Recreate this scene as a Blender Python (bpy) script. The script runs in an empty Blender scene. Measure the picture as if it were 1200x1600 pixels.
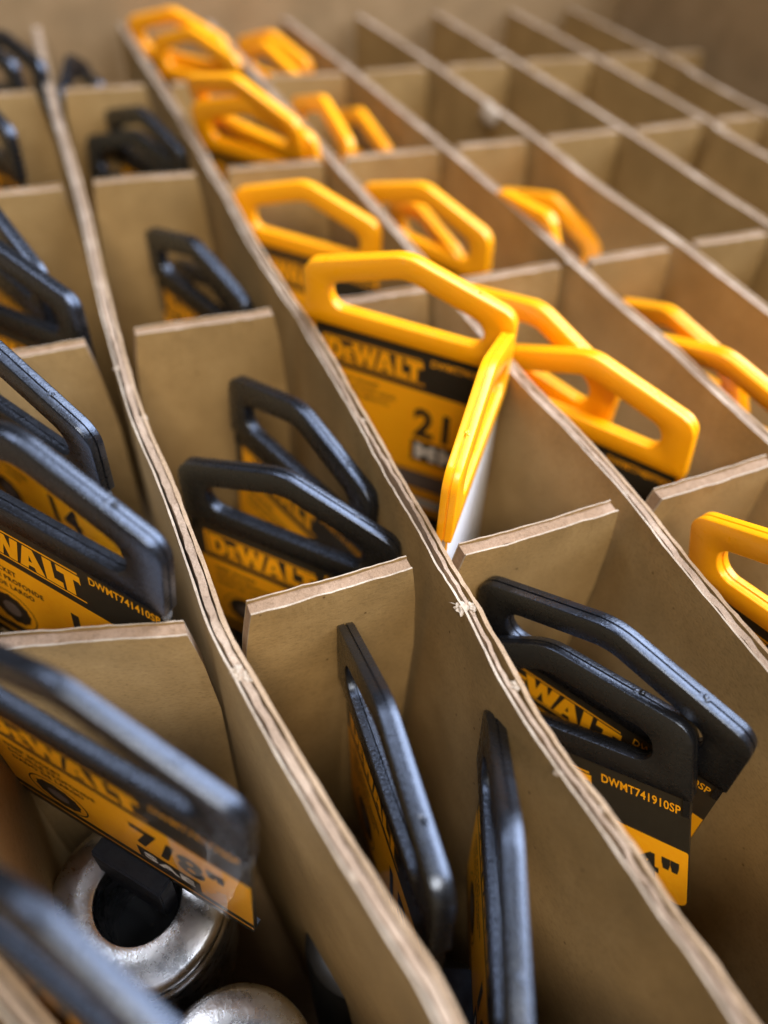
import bpy, bmesh, math, random
from mathutils import Vector, Matrix, noise

# ------------------------------------------------------------------ camera, light, exposure
S = 0.05            # metres per compartment width: every layout number below is in compartment widths
CELL = 2.02867      # compartment length (widths)
sc = bpy.context.scene
C = bpy.data.collections.new('scene'); sc.collection.children.link(C)

def link(o):
    C.objects.link(o); return o

camd = bpy.data.cameras.new('camera'); cam = link(bpy.data.objects.new('camera', camd))
cr, cd, cf = (Vector((0.92078293, -0.38497333, 0.06288349)), Vector((-0.24275028, -0.69171197, -0.68015208)),
              Vector((0.30533767, 0.61100744, -0.73036896)))
M = Matrix((cr, -cd, -cf)).transposed().to_4x4()
cam.matrix_world = Matrix.Translation(Vector((-0.14174711, -1.66709069, 2.36591049)) * S) @ M
camd.sensor_fit = 'VERTICAL'; camd.sensor_height = 36; camd.sensor_width = 27
camd.lens = 1130.39 / 1600 * 36
camd.clip_start = 0.005; camd.clip_end = 50
camd.dof.use_dof = True; camd.dof.focus_distance = 3.02 * S
camd.dof.aperture_fstop = 5.3
sc.camera = cam

w = bpy.data.worlds.new('World'); sc.world = w; w.use_nodes = True
bg = w.node_tree.nodes['Background']; bg.inputs[0].default_value = (0.86, 0.91, 1.0, 1); bg.inputs[1].default_value = 0.07

def area(name, loc, target, sx, sy, power, col):
    d = bpy.data.lights.new(name, 'AREA'); d.shape = 'RECTANGLE'; d.size = sx * S; d.size_y = sy * S
    d.energy = power; d.color = col
    o = link(bpy.data.objects.new(name, d)); o.location = Vector(loc) * S
    o.rotation_euler = (Vector(target) - Vector(loc)).to_track_quat('-Z', 'Y').to_euler()
    return o
area('ceiling_lamp_far', (14, 1, 18), (4, 1, 0), 24, 16, 24, (0.86, 0.91, 1.0))
area('rim_lamp_right', (25, 0, 11), (2, 1, 0), 14, 10, 9, (0.75, 0.85, 1.0))  # unseen panel, added low on the right for highlights on the black rims
area('highlight_lamp_left', (-3.5, 7, 17), (0, 0, 0), 4, 5, 2.0, (0.85, 0.9, 1.0))  # unseen small lamp, added to put a highlight on the chrome socket
area('fill_lamp_near', (-2, -10, 14), (1, 2, 0), 7, 5, 6.0, (1.0, 0.88, 0.70))  # unseen warm fill, added to brighten cross dividers, labels and yellow faces

sc.view_settings.view_transform = 'Standard'; sc.view_settings.look = 'None'
sc.view_settings.exposure = 0.44; sc.view_settings.gamma = 1
sc.render.engine = 'CYCLES'
sc.cycles.max_bounces = 8; sc.cycles.diffuse_bounces = 3; sc.cycles.glossy_bounces = 4
sc.cycles.use_denoising = True

# ------------------------------------------------------------------ materials
def mat(name):
    m = bpy.data.materials.new(name); m.use_nodes = True
    n = m.node_tree.nodes; l = m.node_tree.links
    return m, n, l, n['Principled BSDF']

def noise_tex(n, l, scale, detail=4, vec=None, rough=0.6):
    t = n.new('ShaderNodeTexNoise'); t.inputs['Scale'].default_value = scale
    t.inputs['Detail'].default_value = detail; t.inputs['Roughness'].default_value = rough
    if vec is not None: l.new(vec, t.inputs['Vector'])
    return t

def ramp(n, l, src, stops):
    r = n.new('ShaderNodeValToRGB'); e = r.color_ramp.elements
    while len(e) < len(stops): e.new(0.5)
    for k, (p, c) in enumerate(stops):
        e[k].position = p; e[k].color = (*c, 1) if len(c) == 3 else c
    l.new(src, r.inputs[0]); return r

def card_mat(name, c1, c2, fleck=True, bump=0.25, rough=0.85):
    m, n, l, b = mat(name)
    tc = n.new('ShaderNodeTexCoord'); v = tc.outputs['Object']
    big = noise_tex(n, l, 60, 4, v); r = ramp(n, l, big.outputs['Fac'], [(0.28, tuple(x * .86 for x in c1)), (0.5, c1), (0.72, c2)])
    mp = n.new('ShaderNodeMapping'); mp.inputs['Scale'].default_value = (1, 1, 2.2); l.new(v, mp.inputs['Vector'])
    fib = noise_tex(n, l, 900, 6, mp.outputs['Vector'], 0.75)
    r2 = ramp(n, l, fib.outputs['Fac'], [(0.28, (0.60, 0.57, 0.52)), (0.48, (1, 1, 1)), (0.75, (1.22, 1.2, 1.16))])
    mx = n.new('ShaderNodeMix'); mx.data_type = 'RGBA'; mx.blend_type = 'MULTIPLY'; mx.inputs[0].default_value = 0.8
    l.new(r.outputs[0], mx.inputs[6]); l.new(r2.outputs[0], mx.inputs[7])
    out = mx.outputs[2]
    if fleck:
        vo = n.new('ShaderNodeTexVoronoi'); vo.inputs['Scale'].default_value = 260; vo.inputs['Randomness'].default_value = 1
        l.new(v, vo.inputs['Vector'])
        r3 = ramp(n, l, vo.outputs['Distance'], [(0.055, (0.34, 0.28, 0.22)), (0.11, (1, 1, 1))])
        ma = noise_tex(n, l, 140, 2, v)
        r4 = ramp(n, l, ma.outputs['Fac'], [(0.52, (0, 0, 0)), (0.60, (1, 1, 1))])
        m2 = n.new('ShaderNodeMix'); m2.data_type = 'RGBA'; m2.blend_type = 'MULTIPLY'
        l.new(r4.outputs[0], m2.inputs[0]); l.new(out, m2.inputs[6]); l.new(r3.outputs[0], m2.inputs[7]); out = m2.outputs[2]
    l.new(out, b.inputs['Base Color']); b.inputs['Roughness'].default_value = rough
    b.inputs['Specular IOR Level'].default_value = 0.22
    bp = n.new('ShaderNodeBump'); bp.inputs['Strength'].default_value = bump; bp.inputs['Distance'].default_value = 0.0006
    ad = n.new('ShaderNodeMath'); ad.operation = 'ADD'; l.new(fib.outputs['Fac'], ad.inputs[0])
    flt = n.new('ShaderNodeMapping'); flt.inputs['Scale'].default_value = (1, 1, 0.05); l.new(v, flt.inputs['Vector'])
    fl = noise_tex(n, l, 330, 3, flt.outputs['Vector']); l.new(fl.outputs['Fac'], ad.inputs[1])
    l.new(ad.outputs[0], bp.inputs['Height']); l.new(bp.outputs[0], b.inputs['Normal'])
    return m

M_kraft = card_mat('kraft_liner', (0.30, 0.192, 0.078), (0.35, 0.230, 0.098))
M_wall = card_mat('box_cardboard', (0.26, 0.175, 0.095), (0.30, 0.205, 0.115), True, 0.12)
M_torn = card_mat('torn_paper_edge', (0.38, 0.31, 0.25), (0.54, 0.47, 0.40), False, 0.7, 0.95)
M_edge = card_mat('brown_paper_edge', (0.34, 0.24, 0.16), (0.44, 0.33, 0.24), False, 0.7, 0.95)
M_core = card_mat('corrugated_core', (0.27, 0.18, 0.12), (0.38, 0.27, 0.20), False, 0.8, 0.95)
M_flute = card_mat('corrugated_medium', (0.34, 0.25, 0.19), (0.52, 0.41, 0.33), False, 1.0, 0.95)

def plastic(name, col, rough=0.34, sss=0.0, scuff=(0.30, 0.32, 0.36), scuff_amt=0.5, bump=0.35):
    m, n, l, b = mat(name)
    tc = n.new('ShaderNodeTexCoord'); v = tc.outputs['Object']
    nz = noise_tex(n, l, 260, 6, v, 0.7); sp = noise_tex(n, l, 1100, 4, v, 0.7)
    rr = ramp(n, l, nz.outputs['Fac'], [(0.3, (rough * 0.8,) * 3), (0.75, (min(1, rough * 1.45),) * 3)])
    l.new(rr.outputs[0], b.inputs['Roughness'])
    sr = ramp(n, l, nz.outputs['Fac'], [(0.66, (0, 0, 0)), (0.80, (scuff_amt,) * 3)])
    mx = n.new('ShaderNodeMix'); mx.data_type = 'RGBA'
    l.new(sr.outputs[0], mx.inputs[0]); mx.inputs[6].default_value = (*col, 1); mx.inputs[7].default_value = (*scuff, 1)
    l.new(mx.outputs[2], b.inputs['Base Color'])
    bp = n.new('ShaderNodeBump'); bp.inputs['Strength'].default_value = bump; bp.inputs['Distance'].default_value = 0.0001
    l.new(sp.outputs['Fac'], bp.inputs['Height']); l.new(bp.outputs[0], b.inputs['Normal'])
    b.inputs['Specular IOR Level'].default_value = 1.0 if col[0] < .1 else .5
    b.inputs['IOR'].default_value = 1.55
    if col[0] < .1: b.inputs['Specular Tint'].default_value = (0.60, 0.72, 1.0, 1)  # bluish light on the black rims is put into the highlight tint
    if sss:
        b.inputs['Subsurface Weight'].default_value = sss; b.inputs['Subsurface Radius'].default_value = (1.0, 0.5, 0.1)
        b.inputs['Subsurface Scale'].default_value = 0.0012
    return m
M_black = plastic('black_plastic', (0.007, 0.007, 0.008), 0.25, 0, (0.10, 0.11, 0.13), 0.6, 1.1)
M_yellow = plastic('yellow_plastic', (1.0, 0.415, 0.002), 0.30, 0.12, (1.0, 0.58, 0.14), 0.5, 0.35)
M_peg = plastic('black_peg', (0.006, 0.006, 0.006), 0.6, 0, (0.03, 0.03, 0.03))

def printed(name, col, rough=0.4, coat=0.35):
    m, n, l, b = mat(name)
    tc = n.new('ShaderNodeTexCoord'); nz = noise_tex(n, l, 700, 3, tc.outputs['Object'])
    c2 = tuple(min(1, x * 1.12 + 0.002) for x in col)
    r = ramp(n, l, nz.outputs['Fac'], [(0.35, col), (0.7, c2)]); l.new(r.outputs[0], b.inputs['Base Color'])
    b.inputs['Roughness'].default_value = rough; b.inputs['Coat Weight'].default_value = coat; b.inputs['Coat Roughness'].default_value = 0.07
    return m
P_black = printed('printed_black', (0.022, 0.019, 0.014))
P_orange = printed('printed_orange', (0.98, 0.41, 0.006))
P_white = printed('printed_white', (0.78, 0.76, 0.74), 0.6, 0)
P_grey = printed('printed_grey', (0.15, 0.12, 0.11))
P_ink = printed('printed_dark_ink', (0.05, 0.03, 0.012))
P_back = printed('paper_card_back', (0.74, 0.76, 0.84), 0.7, 0)
LABEL_MATS = [P_black, P_orange, P_white, P_grey, P_ink, P_back]

m, n, l, b = mat('satin_chrome'); M_chrome = m
tc = n.new('ShaderNodeTexCoord'); nz = noise_tex(n, l, 170, 6, tc.outputs['Object'], 0.7)
r = ramp(n, l, nz.outputs['Fac'], [(0.35, (0.50, 0.50, 0.51)), (0.68, (0.68, 0.68, 0.69)), (0.80, (0.20, 0.16, 0.13))]); l.new(r.outputs[0], b.inputs['Base Color'])
b.inputs['Metallic'].default_value = 1.0
r2 = ramp(n, l, nz.outputs['Fac'], [(0.3, (0.20,) * 3), (0.7, (0.36,) * 3)]); l.new(r2.outputs[0], b.inputs['Roughness'])
bp = n.new('ShaderNodeBump'); bp.inputs['Strength'].default_value = 0.5; bp.inputs['Distance'].default_value = 0.0001
n2 = noise_tex(n, l, 900, 4, tc.outputs['Object']); l.new(n2.outputs['Fac'], bp.inputs['Height']); l.new(bp.outputs[0], b.inputs['Normal'])
m, n, l, b = mat('black_steel'); M_steel = m
b.inputs['Base Color'].default_value = (0.03, 0.028, 0.026, 1); b.inputs['Metallic'].default_value = 0.6; b.inputs['Roughness'].default_value = 0.38
m, n, l, b = mat('socket_bore'); M_bore = m
b.inputs['Base Color'].default_value = (0.012, 0.012, 0.013, 1); b.inputs['Roughness'].default_value = 0.6
m, n, l, b = mat('clear_film'); M_clear = m
b.inputs['Base Color'].default_value = (0.9, 0.93, 1, 1); b.inputs['Roughness'].default_value = 0.12
b.inputs['Transmission Weight'].default_value = 0.92; b.inputs['IOR'].default_value = 1.35

m, n, l, b = mat('glare_tape'); M_glare_tape = m  # clear tape, with glare on the label put into its whitish colour
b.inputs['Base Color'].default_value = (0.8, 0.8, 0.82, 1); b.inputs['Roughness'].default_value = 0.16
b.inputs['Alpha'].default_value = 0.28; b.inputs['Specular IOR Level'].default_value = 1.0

# ------------------------------------------------------------------ object helpers
def obj(name, bm, mats, parent=None, smooth=False):
    me = bpy.data.meshes.new(name)
    bmesh.ops.recalc_face_normals(bm, faces=bm.faces)
    bm.to_mesh(me); bm.free()
    for mm in (mats if isinstance(mats, (list, tuple)) else [mats]): me.materials.append(mm)
    if smooth:
        for p in me.polygons: p.use_smooth = True
        me.set_sharp_from_angle(angle=math.radians(38))
    o = link(bpy.data.objects.new(name, me))
    if parent: o.parent = parent
    return o

def tag(o, label=None, cat=None, group=None, kind=None):
    if label: o['label'] = label
    if cat: o['category'] = cat
    if group: o['group'] = group
    if kind: o['kind'] = kind
    return o

def box(bm, x0, x1, y0, y1, z0, z1, mi=0):
    vs = [bm.verts.new((x * S, y * S, z * S)) for x in (x0, x1) for y in (y0, y1) for z in (z0, z1)]
    for f in ((0, 1, 3, 2), (4, 6, 7, 5), (0, 4, 5, 1), (2, 3, 7, 6), (0, 2, 6, 4), (1, 5, 7, 3)):
        bm.faces.new([vs[i] for i in f]).material_index = mi

def catmull(pts, step):
    out = []
    P = [pts[0]] + list(pts) + [pts[-1]]
    for i in range(1, len(P) - 2):
        a, b_, c, d = [Vector(q) for q in P[i - 1:i + 3]]
        k = max(1, int((c - b_).length / step))
        for j in range(k):
            t = j / k
            out.append(0.5 * ((2 * b_) + (-a + c) * t + (2 * a - 5 * b_ + 4 * c - d) * t * t + (-a + 3 * b_ - 3 * c + d) * t ** 3))
    out.append(Vector(pts[-1])); return out

# ------------------------------------------------------------------ the box
FLOOR = -3.0
X0, X1, Y0, Y1 = -2.2, 7.75, -2 * CELL - 0.06, 8.22
def wall(name, x0, x1, y0, y1, z0, z1):
    bm = bmesh.new(); box(bm, x0, x1, y0, y1, z0, z1)
    bmesh.ops.bevel(bm, geom=bm.edges[:], offset=0.012 * S, segments=2, affect='EDGES')
    return bm
boxr = link(bpy.data.objects.new('cardboard_box', None)); boxr.location = (0, 0, 0)
tag(boxr, 'open brown cardboard carton whose plain walls stand behind and right of the dividers', 'box')
obj('wall_panel', wall('b', X0 - .1, X1 + .1, Y1, Y1 + .1, FLOOR, 1.3), M_wall, boxr)
obj('wall_panel', wall('r', X1, X1 + .1, Y0, Y1 - .003, FLOOR, 1.3), M_wall, boxr)
obj('wall_panel', wall('l', X0 - .1, X0, Y0, Y1 - .003, FLOOR, 0.35), M_wall, boxr)
obj('wall_panel', wall('f', X0 - .1, X1 + .1, Y0 - .1, Y0 - .003, FLOOR, 0.35), M_wall, boxr)
bm = bmesh.new(); box(bm, X0 - .1, X1 + .1, Y0 - .1, Y1 + .1, FLOOR - .1, FLOOR - .003)
obj('bottom_panel', bm, M_wall, boxr)

# surface the carton rests on
bm = bmesh.new(); box(bm, -30, 40, -30, 40, FLOOR - .6, FLOOR - .104)
m, n, l, b = mat('shelf_grey'); b.inputs['Base Color'].default_value = (0.16, 0.15, 0.14, 1); b.inputs['Roughness'].default_value = 0.7
tc = n.new('ShaderNodeTexCoord'); nz = noise_tex(n, l, 20, 5, tc.outputs['Object']); r = ramp(n, l, nz.outputs['Fac'], [(0.3, (0.12, 0.115, 0.11)), (0.7, (0.19, 0.18, 0.17))]); l.new(r.outputs[0], b.inputs['Base Color'])
tag(obj('floor', bm, m), kind='structure')

# ------------------------------------------------------------------ lengthwise dividers (corrugated board seen edge-on)
def n1(x, seed, sc_=1.0):
    return noise.noise(Vector((x * sc_, seed * 7.31, seed * 1.7)))

def strip(bm, path, off, th, ztop, zbot, seed, wob=0.0, zj=0.0, mi=0, edge_mi=None, crush=0.0, wav=0.0):
    """one paper layer of a board following the path; off = distance from the board's middle"""
    rows = []
    zs = [0, -0.05, -0.16, -0.5, -1.2, zbot]
    L = 0; prev = None
    for i, p in enumerate(path):
        if prev is not None: L += (p - prev).length
        prev = p
        a = path[max(0, i - 1)]; c = path[min(len(path) - 1, i + 1)]
        t = (c - a).normalized(); nn = Vector((t.y, -t.x))
        col = []
        for k, z in enumerate(zs):
            fade = (1, 0.7, 0.35, 0.08, 0, 0)[k]
            o = off + wob * fade * (n1(L, seed, 2.2) + 0.45 * n1(L, seed + 3, 9)) + crush * fade * 0.5 * n1(L, seed + 9, 26)
            o += wav * (0.9 * math.sin(L * 2 * math.pi / 0.155 + 5 * n1(L, seed, 1.5)) * max(0, n1(L, seed + 6, 1.1) - .05) * 1.6 + 1.1 * n1(L, seed + 8, 1.6)) * (1 if k < 3 else 0.6)
            tt = th * (1 + (0.35 * n1(L, seed + 5, 14) if k == 0 else 0))
            zz = z + (ztop + zj * (n1(L, seed + 1, 6) + 0.7 * n1(L, seed + 2, 30)) if k < 2 else 0)
            col.append(((p + nn * (o - tt / 2)), (p + nn * (o + tt / 2)), zz))
        rows.append([(bm.verts.new((q0.x * S, q0.y * S, z * S)), bm.verts.new((q1.x * S, q1.y * S, z * S))) for q0, q1, z in col])
    em = mi if edge_mi is None else edge_mi
    for i in range(len(rows) - 1):
        A, B = rows[i], rows[i + 1]
        bm.faces.new((A[0][0], A[0][1], B[0][1], B[0][0])).material_index = em
        for k in range(len(zs) - 1):
            bm.faces.new((A[k][0], B[k][0], B[k + 1][0], A[k + 1][0])).material_index = mi
            bm.faces.new((A[k][1], A[k + 1][1], B[k + 1][1], B[k][1])).material_index = mi
    for R in (rows[0], rows[-1]):
        for k in range(len(zs) - 1):
            bm.faces.new((R[k][0], R[k][1], R[k + 1][1], R[k + 1][0])).material_index = em

def tuft(bm, x, y, z, r, seed, nf=14):
    rnd = random.Random(seed)
    ret = bmesh.ops.create_icosphere(bm, subdivisions=3, radius=r * S)
    for v in ret['verts']:
        d = v.co.normalized(); k = .8 + 0.9 * noise.noise(d * 1.8 + Vector((seed, 0, 0))) + 0.5 * noise.noise(d * 5 + Vector((0, seed, 0)))
        v.co = Vector((v.co.x * 1.1, v.co.y * 1.25, v.co.z * 0.55)) * k + Vector((x, y, z)) * S
    for _ in range(nf):
        d = Vector((rnd.uniform(-1, 1), rnd.uniform(-1, 1), rnd.uniform(0.0, .9))).normalized()
        o = Vector((x, y, z)) + Vector((rnd.uniform(-1, 1), rnd.uniform(-1, 1), 0)) * r * .7
        ln = rnd.uniform(.5, 1.2) * r; wd = 0.0008
        s = d.cross(Vector((0, 0, 1))).normalized() * wd; bend = Vector((rnd.uniform(-1, 1), rnd.uniform(-1, 1), 0)) * ln * .3
        a = [bm.verts.new((o + s) * S), bm.verts.new((o - s) * S), bm.verts.new((o + d * ln * .5 - s) * S), bm.verts.new((o + d * ln * .5 + s) * S),
             bm.verts.new((o + d * ln + bend) * S)]
        bm.faces.new((a[0], a[1], a[2], a[3])); bm.faces.new((a[3], a[2], a[4]))

PATHS = {
 -1: [(-0.98, 8.15), (-1, 6), (-1.02, 3), (-1.0, 1), (-0.97, 0.1), (-0.95, -0.4), (-0.90, -0.78), (-0.80, -0.98), (-0.68, -1.2), (-0.52, -1.6), (-0.55, -2.3), (-0.9, -4.05)],
 0: [(0.06, 8.15), (0.02, 7), (-0.01, 5.63), (-0.01, 4.5), (-0.02, 3.62), (-0.05, 2.73), (-0.06, 2.01), (-0.06, 1.37), (-0.02, 0.78), (0.0, 0.3), (0.01, -0.03), (0.045, -0.26), (0.1, -0.58), (0.165, -0.91), (0.23, -1.21), (0.285, -1.5), (0.3, -2.1), (0.15, -3), (0, -4.05)],
 1: [(0.94, 8.15), (0.96, 6.8), (0.98, 5.59), (0.98, 4.48), (0.98, 3.73), (0.965, 2.83), (0.975, 2.27), (0.995, 1.62), (0.985, 1.03), (0.98, 0.62), (0.98, 0.26), (0.972, -0.03), (0.975, -0.28), (0.96, -0.64), (0.97, -0.95), (1.0, -1.22), (1.02, -1.49), (1.05, -1.81), (1.05, -2.6), (1, -4.05)],
 2: [(1.91, 8.15), (1.93, 6.5), (1.96, 4.38), (1.97, 2.99), (1.965, 1.94), (1.96, 1.42), (1.96, 0.94), (1.99, 0.45), (1.995, 0.02), (1.975, -0.29), (1.965, -0.57), (1.96, -0.93), (1.98, -2), (2, -4.05)],
 3: [(2.83, 8.15), (2.93, 6.15), (2.96, 5.37), (3.0, 4.07), (3.01, 2.98), (2.98, 2.04), (2.97, 1.5), (2.98, 0.94), (2.95, 0.2), (2.97, -1.5), (3, -4.05)],
 4: [(3.78, 8.15), (3.84, 7.2), (3.89, 6.08), (3.91, 4.04), (3.88, 3.13), (3.91, 2.0), (3.87, 0.6), (3.93, -1.5), (3.95, -4.05)],
 5: [(4.83, 8.15), (4.88, 6.02), (4.88, 4.02), (4.82, 2.1), (4.85, -1), (4.85, -4.05)],
 6: [(5.93, 8.15), (5.93, 6.01), (5.88, 3.97), (5.82, 3.2), (5.85, -4.05)],
 7: [(6.86, 8.15), (6.84, 5.88), (6.68, 4.1), (6.7, -4.05)],
}
L_LABEL = {
 -1: 'bent brown divider in the bottom left corner of the photo, blurred',
 0: 'leftmost lengthwise divider at the top, pale open edge left of the sharp black handles',
 1: 'lengthwise divider with split ragged layers, touching the left side of the 21 MM card',
 2: 'lengthwise divider passing right of the yellow 21 MM card and the DWMT741910SP card',
 3: 'lengthwise divider right of the two crossing yellow handles, cut by the right edge',
 4: 'lengthwise divider with a pale torn flap hanging over its edge near the upper right',
 5: 'smooth lengthwise divider between empty compartments, third from the right carton wall',
 6: 'smooth lengthwise divider between empty compartments, second from the right carton wall',
 7: 'last lengthwise divider, nearest the right carton wall'}
for i, pts in PATHS.items():
    path = catmull([Vector(p_) for p_ in pts], 0.035 if i in (0, 1, 2) else 0.07)
    rag = {1: 1.0, 0: 0.4, 2: 0.5, -1: .12}.get(i, 0.35)
    root = link(bpy.data.objects.new('lengthwise_divider', None)); root.location = (0, 0, 0)
    tag(root, L_LABEL[i], 'divider', 'lengthwise cardboard dividers')
    for sgn, th, nm in ((1, 0.009, 'liner'), (-1, 0.017, 'liner')):
        bm = bmesh.new()
        strip(bm, path, sgn * 0.030, th, 0, FLOOR, i * 3 + sgn + 20, 0.010 * rag, 0.010 * rag, 0, 1)
        obj(nm, bm, [M_kraft, M_torn if sgn > 0 else M_edge], root)
    bm = bmesh.new()
    strip(bm, path, -0.001, 0.016 if i == 1 else 0.030, -0.006, FLOOR, i * 3 + 50, 0.006 * rag, 0.008 * rag, 0, 0, 0.010 * rag + .004, 0.011 if i in (1, 2) else 0.0045)
    obj('fluting', bm, M_flute, root)
    tf = {1: [(0.985, -0.28, .028), (0.945, -0.27, .036), (0.972, -0.66, .030), (1.0, 0.94, .022), (1.02, -1.16, .018), (0.945, -1.0, .015)],
          0: [(0.03, -0.25, .034), (0.06, -0.28, .026), (-0.03, 1.3, .022), (-0.09, 1.75, .02), (0.18, -1.05, .02)],
          2: [(1.985, 0.05, .018), (1.99, 0.6, .018), (1.96, 1.36, .02)], 3: [(2.96, 2.06, .03), (3.0, 1.95, .02)],
          4: [(3.90, 4.75, .02), (3.93, 2.05, .03)]}.get(i, [])
    if tf:
        for k, (x, y, r_) in enumerate(tf):
            r_ *= .72; bm = bmesh.new(); tuft(bm, x, y, -0.010, r_, i * 10 + k + 1, 10 if r_ > .025 else 6)
            obj('torn_paper', bm, M_torn, root)
    if i == 4:      # the hanging torn flap
        bm = bmesh.new()
        for k in range(7):
            for q in range(5):
                t = k / 6; a = q / 4
                bm.verts.new(((3.86 - .05 * a - .03 * a * t) * S, (4.66 + .26 * t) * S, (0.02 - .12 * a * a - .02 * math.sin(t * 5)) * S))
        bm.verts.ensure_lookup_table()
        for k in range(6):
            for q in range(4):
                a = k * 5 + q; bm.faces.new([bm.verts[z] for z in (a, a + 1, a + 6, a + 5)])
        o = obj('torn_flap', bm, M_torn, root, True); md = o.modifiers.new('t', 'SOLIDIFY'); md.thickness = 0.010 * S

def path_x(i, y):
    if i not in PATHS: return float(i)
    P = PATHS[i]
    for a, b_ in zip(P, P[1:]):
        if a[1] >= y >= b_[1]:
            t = (a[1] - y) / max(1e-6, a[1] - b_[1]); return a[0] + (b_[0] - a[0]) * t
    return P[-1][0]

# ------------------------------------------------------------------ cross dividers
def cross(j, label):
    y = j * CELL; rnd = random.Random(j + 40)
    root = link(bpy.data.objects.new('cross_divider', None)); root.location = (0, 0, 0)
    tag(root, label, 'divider', 'cross cardboard dividers')
    # bays between the lengthwise boards
    xs = [X0 + .01] + [path_x(i, y) for i in range(-1, 8)] + [X1 - .26 if j == 3 else X1 - .01]
    bays = []
    for k in range(len(xs) - 1):
        gl = 0.075 + rnd.uniform(-.01, .02); gr = 0.075 + rnd.uniform(-.015, .05)
        if j == 0 and k == 2: gl = .10
        if j == 0 and k == 3: gl = .075
        if k == 0: gl = 0
        if k == len(xs) - 2: gr = 0
        if xs[k + 1] - gr - (xs[k] + gl) > .05: bays.append((xs[k] + gl, xs[k + 1] - gr, k))
    def layer(nm, ya, yb, ztop, mats, zj, seed, em):
        bm = bmesh.new()
        for xa, xb, k in bays:
            N = max(4, int((xb - xa) / .035)); cols = []
            for q in range(N + 1):
                t = q / N; col = []
                for r_, z in enumerate((0, -.10, -.22, -.6, -1.3, FLOOR + .004)):
                    sh = 0.035 * max(0, 1 - r_ / 2)                        # slot corners are cut slanted
                    sh2 = min(.045, sh + .0)
                    x = (xa + sh2) * (1 - t) + (xb - sh2) * t if r_ < 3 else (xa) * (1 - t) + xb * t
                    if r_ >= 3: x = (xa - .035) * (1 - t) + (xb + .03) * t
                    zz = z + ((ztop + zj * (n1(x, seed + k, 5) + .7 * n1(x, seed + k + 9, 26)) + 0.012 * n1(x, j + k * 5.1, 1.3)) if r_ == 0 else 0)
                    wy = (.25 * max(0, -x - .05) * (1, .95, .9, .7, .4, 0)[r_] if j == 0 else 0) + 0.03 * n1(x, j * 3 + k, 1.1) * (1, .9, .8, .5, .2, 0)[r_]
                    if r_ == 0: wy += 0.006 * n1(x, seed + 4, 12) * (zj > 0)
                    col.append((bm.verts.new((x * S, (y + ya + wy) * S, zz * S)), bm.verts.new((x * S, (y + yb + wy) * S, zz * S))))
                cols.append(col)
            for A, B in zip(cols, cols[1:]):
                bm.faces.new((A[0][0], A[0][1], B[0][1], B[0][0])).material_index = em
                for r_ in range(5):
                    bm.faces.new((A[r_][0], B[r_][0], B[r_ + 1][0], A[r_ + 1][0]))
                    bm.faces.new((A[r_][1], A[r_ + 1][1], B[r_ + 1][1], B[r_][1]))
            for R in (cols[0], cols[-1]):
                for r_ in range(5): bm.faces.new((R[r_][0], R[r_][1], R[r_ + 1][1], R[r_ + 1][0])).material_index = em
        return obj(nm, bm, mats, root)
    layer('liner', -.036, -.028, 0.0, [M_kraft, M_torn], .006, j * 5 + 1, 1)
    layer('fluting', -.0275, .0275, -.008, [M_core], .006, j * 5 + 2, 0)
    layer('liner', .028, .034, 0.006, [M_kraft, M_torn], .006, j * 5 + 3, 1)
    return root
cross(-1, 'nearest cross divider, only its foot showing at the bottom right edge')
cross(0, 'cross divider with bold two layer edge in front of the sharp black handle')
cross(1, 'cross divider seen through the opening of the 21 MM handle, second one back')
cross(2, 'cross divider third from the front, behind the single wide yellow handle')
cross(3, 'farthest cross divider, its free end showing before the right carton wall')

# ------------------------------------------------------------------ hang cards
W = 1.25
HS, HA, MG, HB, HIS, HIA = .381, .577, .170, .124, .285, .440
TH = 0.073

def rounded(corners, rads, inset, seg=7):
    """closed rounded polygon (counter-clockwise corners) moved inwards by inset"""
    n_ = len(corners); P = [Vector(c) for c in corners]
    lines = []
    for i in range(n_):
        a, b_ = P[i], P[(i + 1) % n_]; d = (b_ - a).normalized(); nn = Vector((-d.y, d.x))
        lines.append((a + nn * inset, d))
    Q = []
    for i in range(n_):
        (p, d), (q, e) = lines[i - 1], lines[i]
        cr_ = d.x * e.y - d.y * e.x
        t = ((q - p).x * e.y - (q - p).y * e.x) / cr_
        Q.append(p + d * t)
    out = []
    for i in range(n_):
        c = Q[i]; d0 = (Q[i - 1] - c).normalized(); d1 = (Q[(i + 1) % n_] - c).normalized()
        ang = math.acos(max(-1, min(1, d0.dot(d1))))
        r_ = max(.004, rads[i] - inset); k = r_ / math.tan(ang / 2)
        k = min(k, .46 * (Q[i - 1] - c).length, .46 * (Q[(i + 1) % n_] - c).length); r_ = k * math.tan(ang / 2)
        p0 = c + d0 * k; cen = c + (d0 + d1).normalized() * (r_ / math.sin(ang / 2))
        a0 = p0 - cen; p1 = c + d1 * k; a1 = p1 - cen
        sw = math.pi - ang
        for s in range(seg + 1):
            f = s / seg * sw
            out.append(cen + Vector((a0.x * math.cos(f) - a0.y * math.sin(f), a0.x * math.sin(f) + a0.y * math.cos(f))))
    return out

OUT = [(0, 0), (W, 0), (W, HS), (W / 2, HA), (0, HS)]
OR_ = [.012, .012, .115, .26, .115]
INN = [(MG, HB), (W - MG, HB), (W - MG + .012, HIS), (W / 2, HIA), (MG - .012, HIS)]
IR_ = [.105, .105, .10, .20, .10]

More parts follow.
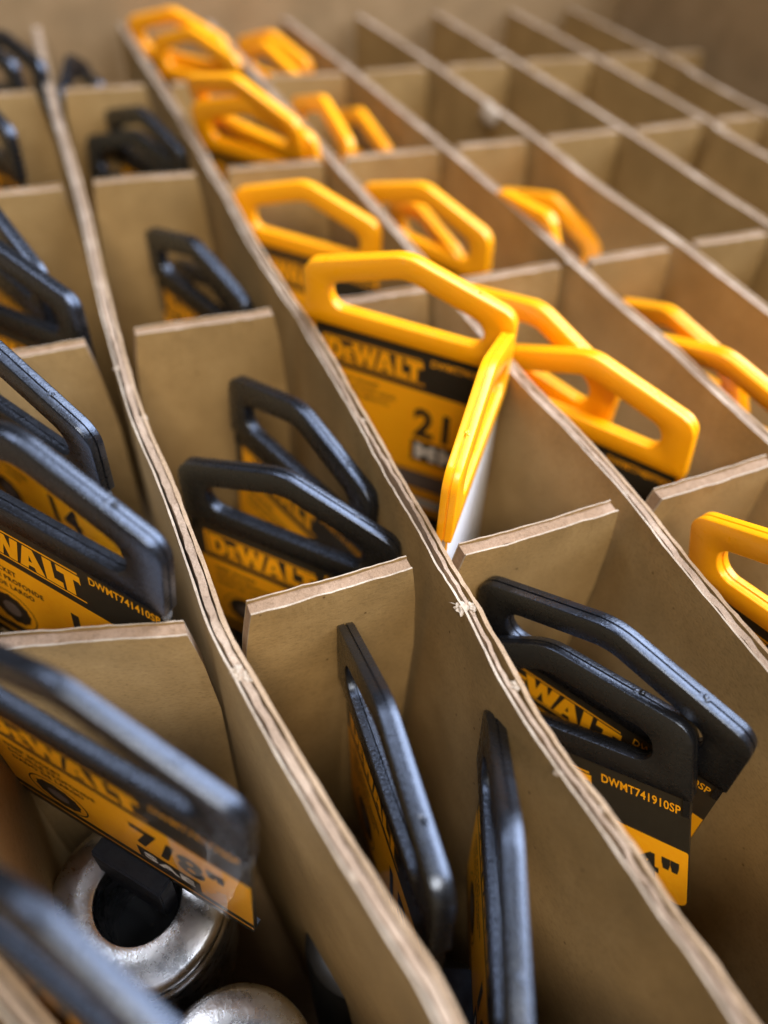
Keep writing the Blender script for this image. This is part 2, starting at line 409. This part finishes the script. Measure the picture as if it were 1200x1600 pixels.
def handle_bm(seed):
    bm = bmesh.new()
    prof = [(-TH / 2, .0065), (-TH / 2 + .002, .0030), (-TH / 2 + .0055, .0008), (-.005, 0), (-.0028, .0075), (.0028, .0075), (.005, 0),
            (TH / 2 - .0055, .0008), (TH / 2 - .002, .0030), (TH / 2, .0065)]
    ro, ri = [], []
    for z, ins in prof:
        def wob(p): return 0.0022 * noise.noise(Vector((p.x * 9, p.y * 9, seed))) if abs(z) < .01 else 0
        ro.append([bm.verts.new(((p.x - W / 2) * S, (p.y + wob(p)) * S, z * S)) for p in rounded(OUT, OR_, ins)])
        ri.append([bm.verts.new(((p.x - W / 2) * S, (p.y + wob(p)) * S, z * S)) for p in rounded(INN, IR_, -ins)])
    K = len(ro[0])
    for a, b_ in zip(ro, ro[1:]):
        for i in range(K): bm.faces.new((a[i], a[(i + 1) % K], b_[(i + 1) % K], b_[i]))
    for a, b_ in zip(ri, ri[1:]):
        for i in range(K): bm.faces.new((a[i], b_[i], b_[(i + 1) % K], a[(i + 1) % K]))
    for z_ in (0, -1):
        for i in range(K):
            q = (i + 1) % K; bm.faces.new((ro[z_][i], ri[z_][i], ri[z_][q], ro[z_][q]))
    # moulding gate blemish on the right slope
    rnd = random.Random(seed)
    t = .62; gx = W / 2 + (W / 2) * t; gy = HA + (HS - HA) * t - .002
    for k in range(4):
        ret = bmesh.ops.create_icosphere(bm, subdivisions=2, radius=.013 * S)
        ox, oy, oz = rnd.uniform(-.018, .018), rnd.uniform(-.006, .0), rnd.uniform(-.010, .010)
        for v in ret['verts']:
            v.co = Vector((v.co.x * rnd.uniform(.7, 1.2), v.co.y * .7, v.co.z)) * (1 + .3 * noise.noise(v.co * 9000)) + Vector(((gx - W / 2 + ox), gy + oy, oz)) * S
    # short tabs that grip the card's sides below the handle
    for sx in (-1, 1):
        x0 = sx * (W / 2 - .012); x1 = sx * (W / 2 - .040)
        box(bm, min(x0, x1), max(x0, x1), -.115, .010, -.017, .017)
    return bm
HM = {}
def handle_mesh(kind, seed):
    key = (kind, seed % 3)
    if key not in HM:
        o = obj('handle', handle_bm(seed % 3 + 1), M_black if kind == 'k' else M_yellow, None, True)
        HM[key] = o.data; bpy.data.objects.remove(o)
    return HM[key]

# ---- printing: letters as flat polygons
TC = {}
def glyph_mesh(text, bold):
    bold *= 1.25
    key = (text, bold)
    if key in TC: return TC[key]
    cu = bpy.data.curves.new('t', 'FONT'); cu.body = text; cu.size = 1; cu.offset = bold; cu.resolution_u = 3
    cu.space_character = 1.0 + bold * 3
    o = bpy.data.objects.new('t', cu); C.objects.link(o)
    dg = bpy.context.evaluated_depsgraph_get(); dg.update()
    me = o.evaluated_get(dg).to_mesh()
    vs = [v.co.copy() for v in me.vertices]; fs = [tuple(p.vertices) for p in me.polygons]
    bpy.data.objects.remove(o)
    x0 = min(v.x for v in vs); x1 = max(v.x for v in vs); y0 = min(v.y for v in vs); y1 = max(v.y for v in vs)
    vs = [((v.x - x0) / (x1 - x0), (v.y - y0) / (y1 - y0)) for v in vs]
    TC[key] = (vs, fs, (x1 - x0) / (y1 - y0)); return TC[key]

def logo_mesh():
    key = 'logo'
    if key in TC: return TC[key]
    G = [(0.0, .95, 1, [[(0, 0), (0, 1), (.6, 1), (.86, .84), (.95, .5), (.86, .16), (.6, 0)], [(.36, .24), (.36, .76), (.50, .76), (.58, .62), (.58, .38), (.50, .24)]]),
         (1.0, .50, .74, [[(0, 0), (0, .74), (.50, .74), (.50, .58), (.27, .58), (.27, .46), (.46, .46), (.46, .30), (.27, .30), (.27, .17), (.52, .17), (.52, 0)]]),
         (1.45, 1.5, 1, [[(0, 1), (.40, 1), (.52, .48), (.66, 1), (.94, 1), (1.05, .48), (1.16, 1), (1.50, 1), (1.24, 0), (.90, 0), (.77, .52), (.62, 0), (.28, 0)]]),
         (2.82, 1.05, 1, [[(0, 0), (.33, 1), (.74, 1), (1.08, 0), (.70, 0), (.65, .17), (.40, .17), (.35, 0)], [(.45, .37), (.60, .37), (.525, .66)]]),
         (3.96, .72, 1, [[(0, 0), (0, 1), (.38, 1), (.38, .27), (.74, .27), (.74, 0)]]),
         (4.58, .9, 1, [[(-.06, 1), (.92, 1), (.92, .62), (.84, .72), (.62, .72), (.62, 0), (.24, 0), (.24, .72), (-.06, .72)]])]
    cu = bpy.data.curves.new('g', 'CURVE'); cu.dimensions = '2D'; cu.fill_mode = 'FRONT'
    for ox, w_, h_, loops in G:
        for lp in loops:
            sp = cu.splines.new('POLY'); sp.points.add(len(lp) - 1); sp.use_cyclic_u = True
            for q, (x, y) in enumerate(lp): sp.points[q].co = (x + ox, y, 0, 1)
    o = bpy.data.objects.new('g', cu); C.objects.link(o)
    dg = bpy.context.evaluated_depsgraph_get(); dg.update()
    me = o.evaluated_get(dg).to_mesh()
    vs = [(v.co.x / 5.5, v.co.y) for v in me.vertices]; fs = [tuple(p.vertices) for p in me.polygons]
    bpy.data.objects.remove(o)
    TC[key] = (vs, fs, 5.5); return TC[key]

ZF = .0075
def put(bm, G, u0, u1, v0, v1, mi, z=.0022):
    vs, fs, _ = G
    V = [bm.verts.new(((u0 + (u1 - u0) * x - W / 2) * S, (v0 + (v1 - v0) * y) * S, (ZF + z) * S)) for x, y in vs]
    for f in fs:
        try: fc = bm.faces.new([V[i] for i in f]); fc.material_index = mi; fc.normal_update()
        except ValueError: pass
def panel(bm, pts, mi, z=.0010):
    V = [bm.verts.new(((u - W / 2) * S, v * S, (ZF + z) * S)) for u, v in pts]
    f = bm.faces.new(V); f.material_index = mi
def rect(bm, u0, u1, v0, v1, mi, z=.0010): panel(bm, [(u0, v0), (u1, v0), (u1, v1), (u0, v1)], mi, z)
def ring(bm, cu_, cv, ra, rb, mi, z=.0016, N=36, gear=0):
    vs = []
    for i in range(N):
        a = 2 * math.pi * i / N; g = 1 + gear * math.cos(a * 12)
        vs.append((bm.verts.new(((cu_ + ra * g * math.cos(a) - W / 2) * S, (cv + ra * g * math.sin(a)) * S, (ZF + z) * S)),
                   bm.verts.new(((cu_ + rb * math.cos(a) - W / 2) * S, (cv + rb * math.sin(a)) * S, (ZF + z) * S))))
    for i in range(N):
        a, b_ = vs[i], vs[(i + 1) % N]; f = bm.faces.new((a[0], b_[0], b_[1], a[1])); f.material_index = mi

def label_bm(kind, opt, seed):
    H = opt.get('H', 1.03 if kind == 'k' else 1.62)
    bm = bmesh.new(); e = .012
    loop = rounded([(e, -H), (W - e, -H), (W - e, .03), (e, .03)], [.05, .05, .005, .005], 0, 5)
    fr = [bm.verts.new(((p.x - W / 2) * S, p.y * S, ZF * S)) for p in loop]
    bk = [bm.verts.new(((p.x - W / 2) * S, p.y * S, (ZF - .018) * S)) for p in loop]
    bm.faces.new(fr).material_index = 0; bm.faces.new(bk[::-1]).material_index = 5
    for i in range(len(fr)):
        q = (i + 1) % len(fr); bm.faces.new((fr[i], bk[i], bk[q], fr[q])).material_index = 2 if kind == 'y' else 0
    # orange field
    if kind == 'k':
        if H < .9: panel(bm, [(p.x, p.y) for p in rounded([(e + .001, -H + .001), (W - e - .001, -H + .001), (W - e - .001, -.335), (e + .001, -.325)], [.05, .05, .01, .01], 0, 5)], 1, .0006)
        else:
            panel(bm, [(e + .01, -.885), (W - e - .003, -.88), (W - e - .003, -.335), (e + .01, -.325)], 1, .0006)
            rect(bm, e + .01, W - e - .004, -.965, -.940, 1, .0006)
    else:
        panel(bm, [(e + .002, -1.08), (W - e - .002, -1.08), (W - e - .002, -.345), (e + .002, -.325)], 1, .0006)
        rect(bm, e + .002, W - e - .002, -1.25, -1.095, 3, .0006)
        panel(bm, [(e + .002, -1.52), (W - e - .002, -1.52), (W - e - .002, -1.265), (e + .002, -1.265)], 1, .0006)
        rect(bm, .62, .98, -1.46, -1.34, 0, .0014); rect(bm, .66, .94, -1.43, -1.37, 2, .002)
    # logo in its ruled box
    bu0, bu1, bv0, bv1 = .09, .745 if kind == 'y' else .80, -.285, -.095
    rect(bm, bu0, bu1 - .01, bv1 - .010, bv1, 1); rect(bm, bu0, bu1 + .015, bv0, bv0 + .010, 1)
    rect(bm, bu0 - .006, bu0 + .012, bv0, bv1, 1)
    put(bm, logo_mesh(), bu0 + .022, bu1, bv0 + .020, bv1 - .018, 1)
    put(bm, glyph_mesh(opt.get('model', 'DWMT741650SP'), .014), bu1 + .050, 1.20, -.122, -.070, 1)
    # three small lines
    rw = ('IMPACT SOCKET', 'DOUILLE POUR CHOC', 'DADO DE IMPACTO')
    if kind == 'k': rw = ('DEEP SOCKET', 'DOUILLE PROFONDE', 'DADO DE LARGO')
    if H > .9:
        for k, s_ in enumerate(rw):
            G = glyph_mesh(s_, .030); h_ = .038; put(bm, G, .13, .13 + G[2] * h_ * .82, -.42 - k * .062, -.42 - k * .062 + h_, 4)
    if H > .9 and kind == 'k':
        ring(bm, .30, -.735, .150, .142, 4); ring(bm, .30, -.735, .112, .02, 0, .0016, 36, .05); ring(bm, .30, -.735, .055, .0, 3, .0022, 12)
    size = opt.get('size', '13'); unit = opt.get('unit', 'MM')
    G = glyph_mesh(size, .03)
    if H > .9:
        v0, v1 = (-.735, -.475) if kind == 'y' else (-.68, -.44)
        hw = min((v1 - v0) * G[2] * .80, .48)
        put(bm, G, .70, .70 + hw, v0, v1, 0)
        u0, v0, v1 = .69, (-.965 if kind == 'y' else -.875), (-.765 if kind == 'y' else -.735)
        Gu = glyph_mesh(unit, .04); wd = min(.42, (v1 - v0) * Gu[2] * .8 + .05)
        rect(bm, u0, u0 + wd, v0, v1, 0, .0014); put(bm, Gu, u0 + .03, u0 + wd - .03, v0 + .03, v1 - .03, 2, .0024)
    else:
        put(bm, G, .62, 1.20, -.60, -.425, 0)
    # worn white flecks along the fold
    rnd = random.Random(seed)
    for k in range(26):
        u = rnd.uniform(.03, W - .03); a = rnd.uniform(.002, .014) ; v = -.004 - rnd.uniform(0, .003)
        if kind == 'k': rect(bm, u, u + a, v - .003, v, 2, .0030)
    return bm

def lathe(prof, seg=64):
    bm = bmesh.new(); R = []
    for r_, z in prof: R.append([bm.verts.new((r_ * math.cos(2 * math.pi * i / seg) * S, z * S, r_ * math.sin(2 * math.pi * i / seg) * S)) for i in range(seg)])
    for a, b_ in zip(R, R[1:]):
        for i in range(seg): bm.faces.new((a[i], a[(i + 1) % seg], b_[(i + 1) % seg], b_[i]))
    return bm

G_K, G_Y = 'hang cards with black handles', 'hang cards with yellow handles'
def hang_card(kind, q, label, opt=None, seed=0):
    opt = opt or {}
    x, y, z, th, ph, ps = q
    U0 = Vector((math.cos(th), math.sin(th), 0)); N0 = Vector((-math.sin(th), math.cos(th), 0)); Z = Vector((0, 0, 1))
    V0 = math.cos(ph) * Z + math.sin(ph) * N0
    U = math.cos(ps) * U0 + math.sin(ps) * V0; V = math.cos(ps) * V0 - math.sin(ps) * U0
    root = link(bpy.data.objects.new('socket_card', None))
    root.matrix_world = Matrix.Translation(Vector((x, y, z)) * S) @ Matrix((U, V, U.cross(V))).transposed().to_4x4()
    tag(root, label, 'hang card', G_K if kind == 'k' else G_Y)
    h = link(bpy.data.objects.new('handle', handle_mesh(kind, seed))); h.parent = root; h.scale = (1, 1, opt.get('thick', 1))
    obj('label', label_bm(kind, opt, seed), LABEL_MATS, root)
    if opt.get('clip'):
        bm = bmesh.new()
        for sx in (1,):
            ret = bmesh.ops.create_uvsphere(bm, u_segments=20, v_segments=12, radius=.02 * S)
            for v in ret['verts']: v.co = Vector((v.co.x * .8 + sx * (W / 2 - .018) * S, v.co.y * 1.6 - .03 * S, v.co.z * 1.2 + .004 * S))
        obj('clear_rivet', bm, M_clear, root, True)
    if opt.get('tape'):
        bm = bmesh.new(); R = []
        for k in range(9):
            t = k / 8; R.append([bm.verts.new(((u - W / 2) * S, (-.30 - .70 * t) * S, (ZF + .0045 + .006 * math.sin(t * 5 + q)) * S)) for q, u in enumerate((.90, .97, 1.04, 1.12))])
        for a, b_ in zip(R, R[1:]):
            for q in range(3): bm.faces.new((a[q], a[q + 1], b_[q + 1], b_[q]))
        obj('glare_tape', bm, M_glare_tape, root, True)
    sk = opt.get('socket')
    if sk:
        r_, du, dv, dz, rh = sk       # radius, offset along u, drop below card origin, offset along normal, bore radius
        ln = 1.05
        prof = [(rh * .92, dv - .55), (rh, dv - .02), (rh + .010, dv + .004), (rh + .03, dv + .008), (r_ * .88, dv + .004), (r_ * .93, dv - .004), (r_ * .965, dv - .022), (r_ * .98, dv - .06),
                (r_ * .955, dv - .10), (r_ * .955, dv - .125), (r_ * .99, dv - .14), (r_, dv - .18), (r_, dv - ln), (r_ * .9, dv - ln - .03)]
        o = obj('socket', lathe(prof), M_chrome, root, True); o.location = Vector((du, 0, dz)) * S; o.rotation_euler = sk_rot(opt)
        bm = lathe([(rh * .93, dv - .50), (rh * .5, dv - .505), (.004, dv - .51)]); c = obj('bore', bm, M_bore, o, True)
        bm = bmesh.new(); H = opt.get('H', 1.03)
        pu, pw, pd = opt.get('peg', (du, .42, .16))
        box(bm, pu - pw / 2, pu + pw / 2, dv - .10, -H + .04, dz * .5 - pd, dz * .5 + pd * .8)
        box(bm, pu - pw / 2 + .05, pu + pw / 2 - .05, dv - .30, dv - .121, dz * .5 - pd + .03, dz * .5 + pd * .8 - .03)
        bmesh.ops.bevel(bm, geom=bm.edges[:], offset=.008 * S, segments=2, affect='EDGES')
        obj('hanging_peg', bm, M_peg, root)
        bm = bmesh.new(); box(bm, -W / 2 + .02, W / 2 - .02, -H - .012, -H + .02, -.045, ZF - .0185)
        obj('bottom_rail', bm, M_peg, root)
    elif not opt.get('bare'):
        dv = -opt.get('H', 1.03 if kind == 'k' else 1.62) - .16; r_ = .30
        prof = [(.004, dv - .4), (.14, dv - .4), (.15, dv - .01), (.17, dv), (.26, dv - .005), (.29, dv - .03), (r_, dv - .08), (r_, dv - .95), (.27, dv - .98)]
        o = obj('socket', lathe(prof, 40), M_steel, root, True); o.location = Vector((0, 0, .12)) * S
        bm = bmesh.new(); H = opt.get('H', 1.03 if kind == 'k' else 1.62)
        box(bm, -.14, .14, dv - .2, -H + .10, -.03, .20); bmesh.ops.bevel(bm, geom=bm.edges[:], offset=.008 * S, segments=2, affect='EDGES')
        obj('hanging_peg', bm, M_peg, root)
    return root
def sk_rot(opt): return opt.get('tilt', (0, 0, 0))

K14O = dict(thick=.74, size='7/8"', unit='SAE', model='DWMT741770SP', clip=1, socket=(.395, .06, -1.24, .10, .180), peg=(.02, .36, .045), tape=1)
K15O = dict(thick=.74, size='1"', unit='SAE', bare=1)
CARDS = [
('Y1','y',(1.4940, 1.5288, -0.0196, -0.8087, -0.1086, 0.0181), 'upright yellow handled card reading 21 MM, orange label facing the viewer', dict(size='21', unit='MM', model='DWMT741830SP')),
('Y2','y',(1.4737, 0.5961, -0.1025, -2.2879, -0.0446, 0.0187), 'yellow handled card seen edge on with white back, in front of the 21 MM card', dict(size='19')),
('K1','k',(1.5010, -0.6282, -0.5066, -1.1182, -0.0501, 0.0974), 'black handled card behind the DWMT741910SP one, its opening showing bare cardboard', dict(size='27', model='DWMT741950SP')),
('K2','k',(1.3570, -0.6606, -0.7570, -1.1010, 0.1471, 0.4046), 'black handled card with DWMT741910SP and an inch mark on a short orange label', dict(size='1 1/4"', model='DWMT741910SP', H=.70)),
('K5','k',(0.5085, 0.7205, -0.5937, -0.8332, 0.0139, 0.0108), 'sharp black handled card with whole logo readable, just behind the near cross divider', dict(size='17', model='DWMT741450SP')),
('K6','k',(0.7026, 1.1465, -0.5594, -1.2327, 0.0451, -0.0125), 'black handled card whose logo is seen through the opening of the sharp black handle', dict(size='18', model='DWMT741470SP')),
('K4','k',(-0.5403, 0.5280, 0.1209, -0.8623, 0.0455, -0.1018), 'black handled card at the left edge printed with the number 13 and DWMT741410SP', dict(size='13', model='DWMT741410SP', clip=1)),
('K3','k',(-0.6087, 1.3973, 0.0186, -0.9854, -0.0431, -0.1114), 'black handled card directly behind the one numbered 13, rough blemish on its sloping rim', dict(size='14', clip=1)),
('K7','k',(0.6233, 3.1425, -0.6067, -1.2025, -0.0369, -0.0385), 'taller of two nested black handles behind the second cross divider', {}),
('K7b','k',(0.7487, 3.1282, -0.8459, -1.3005, -0.0908, 0.0257), 'lower of two nested black handles, sunk inside the taller behind the second cross divider', {}),
('K8','k',(0.6939, 5.4456, -0.5361, -1.1728, -0.0276, 0.0023), 'rear of two small blurred black handles left of the stacked yellow ones', {}),
('K8b','k',(0.5530, 5.4851, -0.7456, -0.9380, 0.1605, 0.0044), 'front of two small blurred black handles left of the stacked yellow ones', {}),
('K9','k',(.2518, 6.7665, -.4860, -1.8645, -.0041, .1064), 'farthest black card, edge on, against the first lengthwise divider at the back', {}),
('K9b','k',(.36, 7.35, -.70, -1.30, -.0034, .25), 'far black handle curving to the right behind the edge on one at the back', {}),
('K12','k',(-0.6257, 5.2872, -0.2000, -1.1660, 0.0417, -0.0116), 'single blurred black handle at the upper left edge, below the top left corner compartment', {}),
('K10','k',(-0.5820, 3.0865, -0.1967, -1.2069, 0.0557, -0.0020), 'rear of two overlapping black handles at the left edge, cut by the frame', {}),
('K10b','k',(-0.5801, 2.6067, -0.2150, -0.9355, 0.0638, 0.0543), 'front of two overlapping black handles at the left edge, rounded shoulder fully in view', {}),
('K13','k',(-.3459, 6.7932, -.2684, -1.0672, .1833, .10), 'flat topped black handle in the top left corner compartment', {}),
('K13b','k',(-.5700, 6.7182, -.1994, -.9608 + math.pi, .0150, -.0425), 'black handled card turned to show its pale back in the top left corner compartment', {}),
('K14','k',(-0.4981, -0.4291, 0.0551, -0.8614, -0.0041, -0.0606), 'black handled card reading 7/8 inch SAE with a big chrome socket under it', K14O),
('K15','k',(-0.627, -1.083, 0.10, -0.936, 0.159, 0.018), 'very blurred black handle closest to the viewer, crossing the bottom left corner', K15O),
('K16','k',(0.4794, -0.6716, -0.5162, -1.6674, -0.0166, 0.1845), 'left of two steep black cards at bottom centre, starting against the cross divider', dict(size='15')),
('K17','k',(0.6839, -1.2111, -0.5212, -2.0203, -0.0662, 0.1568), 'right of two steep black cards at bottom centre, near the ragged lengthwise divider', dict(size='16')),
('Y3','y',(1.5235, 3.4025, -0.4332, -0.8243, -0.0058, 0.0095), 'single wide yellow handle directly behind the 21 MM card', dict(size='22')),
('Y4','y',(2.3762, 3.1073, -0.4047, -1.1114, -0.0914, 0.0298), 'larger yellow handle up right of the 21 MM card with a slanted one inside it', dict(size='24')),
('Y4b','y',(2.6088, 3.3466, -0.6535, -1.5079, -0.3223, 0.1048), 'narrow slanted yellow handle inside the larger one up right of the 21 MM card', {}),
('Y5','y',(1.4861, 4.7150, -0.0561, -1.0608, -0.3304, -0.0554), 'rear of two nested yellow handles below the topmost left pair', {}),
('Y5b','y',(1.5140, 4.6390, -0.2131, -0.9015, -0.2237, -0.0054), 'front of two nested yellow handles below the topmost left pair', {}),
('Y6','y',(1.4708, 7.5555, -0.2847, -0.8107, -0.1413, -0.0099), 'rear yellow handle of the topmost left pair, highest in the photo', {}),
('Y6b','y',(1.5654, 7.1, -0.36, -1.0, -0.0955, 0.0279), 'front yellow handle of the topmost left pair, its opening showing the carton wall', {}),
('Y7','y',(2.5211, 7.4700, -0.5183, -1.1382, -0.1272, 0.0211), 'rear of two yellow handles lying together in the back row, second compartment of yellow', {}),
('Y7b','y',(2.2714, 6.7284, -0.4212, -1.3078, -0.1485, 0.0406), 'front of two yellow handles lying together in the back row, second compartment of yellow', {}),
('Y8','y',(2.1410, 4.8869, -0.3678, -1.4873, 0.0616, 0.0176), 'left of two small separate yellow handles shaped like hooks in the third row back', {}),
('Y8b','y',(2.8003, 5.3875, -0.6740, -1.4908, -0.1179, 0.0536), 'right of two small separate yellow handles shaped like hooks in the third row back', {}),
('Y9','y',(3.7130, 3.3887, -0.7549, -1.2865, -0.0094, -0.0162), 'orange yellow handle below the torn flap, the longer of the two there', {}),
('Y9b','y',(3.1271, 2.9015, -0.4800, -1.4838, -0.1792, 0.4257), 'orange yellow handle below the torn flap, mostly hidden with only its end showing', {}),
('Y10','y',(2.2801, 1.3552, -0.3464, -1.2361, -0.1075, -0.0281), 'rear of two crossing yellow handles right of the 21 mm card', {}),
('Y10b','y',(2.3521, 0.7991, -0.3526, -1.1243, -0.1203, 0.1292), 'front of two crossing yellow handles right of the 21 MM card, black band below it', dict(size='30', model='DWMT748970SP')),
('Y11','y',(3.5384, 1.2828, -0.5414, -1.5267, -0.4274, 0.2073), 'rear of two overlapping yellow handles at the right edge', {}),
('Y11b','y',(3.2852, 0.6716, -0.4031, -1.3648, -0.3353, 0.1117), 'front of two overlapping yellow handles at the right edge, cut by the frame', {}),
('Y12','y',(2.2786, -0.9001, -0.1441, -1.4550, -0.1723, 0.2454), 'big yellow handle cut by the right edge of the photo, nearest of the yellow ones', {}),
]
SZ = ['12', '15', '16', '24', '27', '30', '32', '36']
for k, (cid, kind, q, lab, opt) in enumerate(CARDS):
    opt = dict(opt); opt.setdefault('size', SZ[k % 8])
    hang_card(kind, q, lab, opt, k + 1)

# loose deep chrome socket standing in the near left compartment
SR = .355
prof = [(.120, -.55), (.125, -.02), (.132, .004), (.19, .008), (SR * .88, .004), (SR * .93, -.004), (SR * .965, -.022), (SR * .98, -.06), (SR * .955, -.085),
        (SR * .955, -.11), (SR * .99, -.13), (SR, -.17), (SR, -1.58), (SR * .93, -1.60)]
root = link(bpy.data.objects.new('chrome_socket', None)); root.location = Vector((-.365, -1.235, FLOOR + 1.61)) * S
root.rotation_euler = (math.radians(90), 0, 0)
tag(root, 'scratched chrome socket standing loose at the bottom edge, below the 7/8 inch card', 'socket')
obj('body', lathe(prof), M_chrome, root, True)
obj('bore', lathe([(.122, -.50), (.08, -.505), (.004, -.51)]), M_bore, root, True)
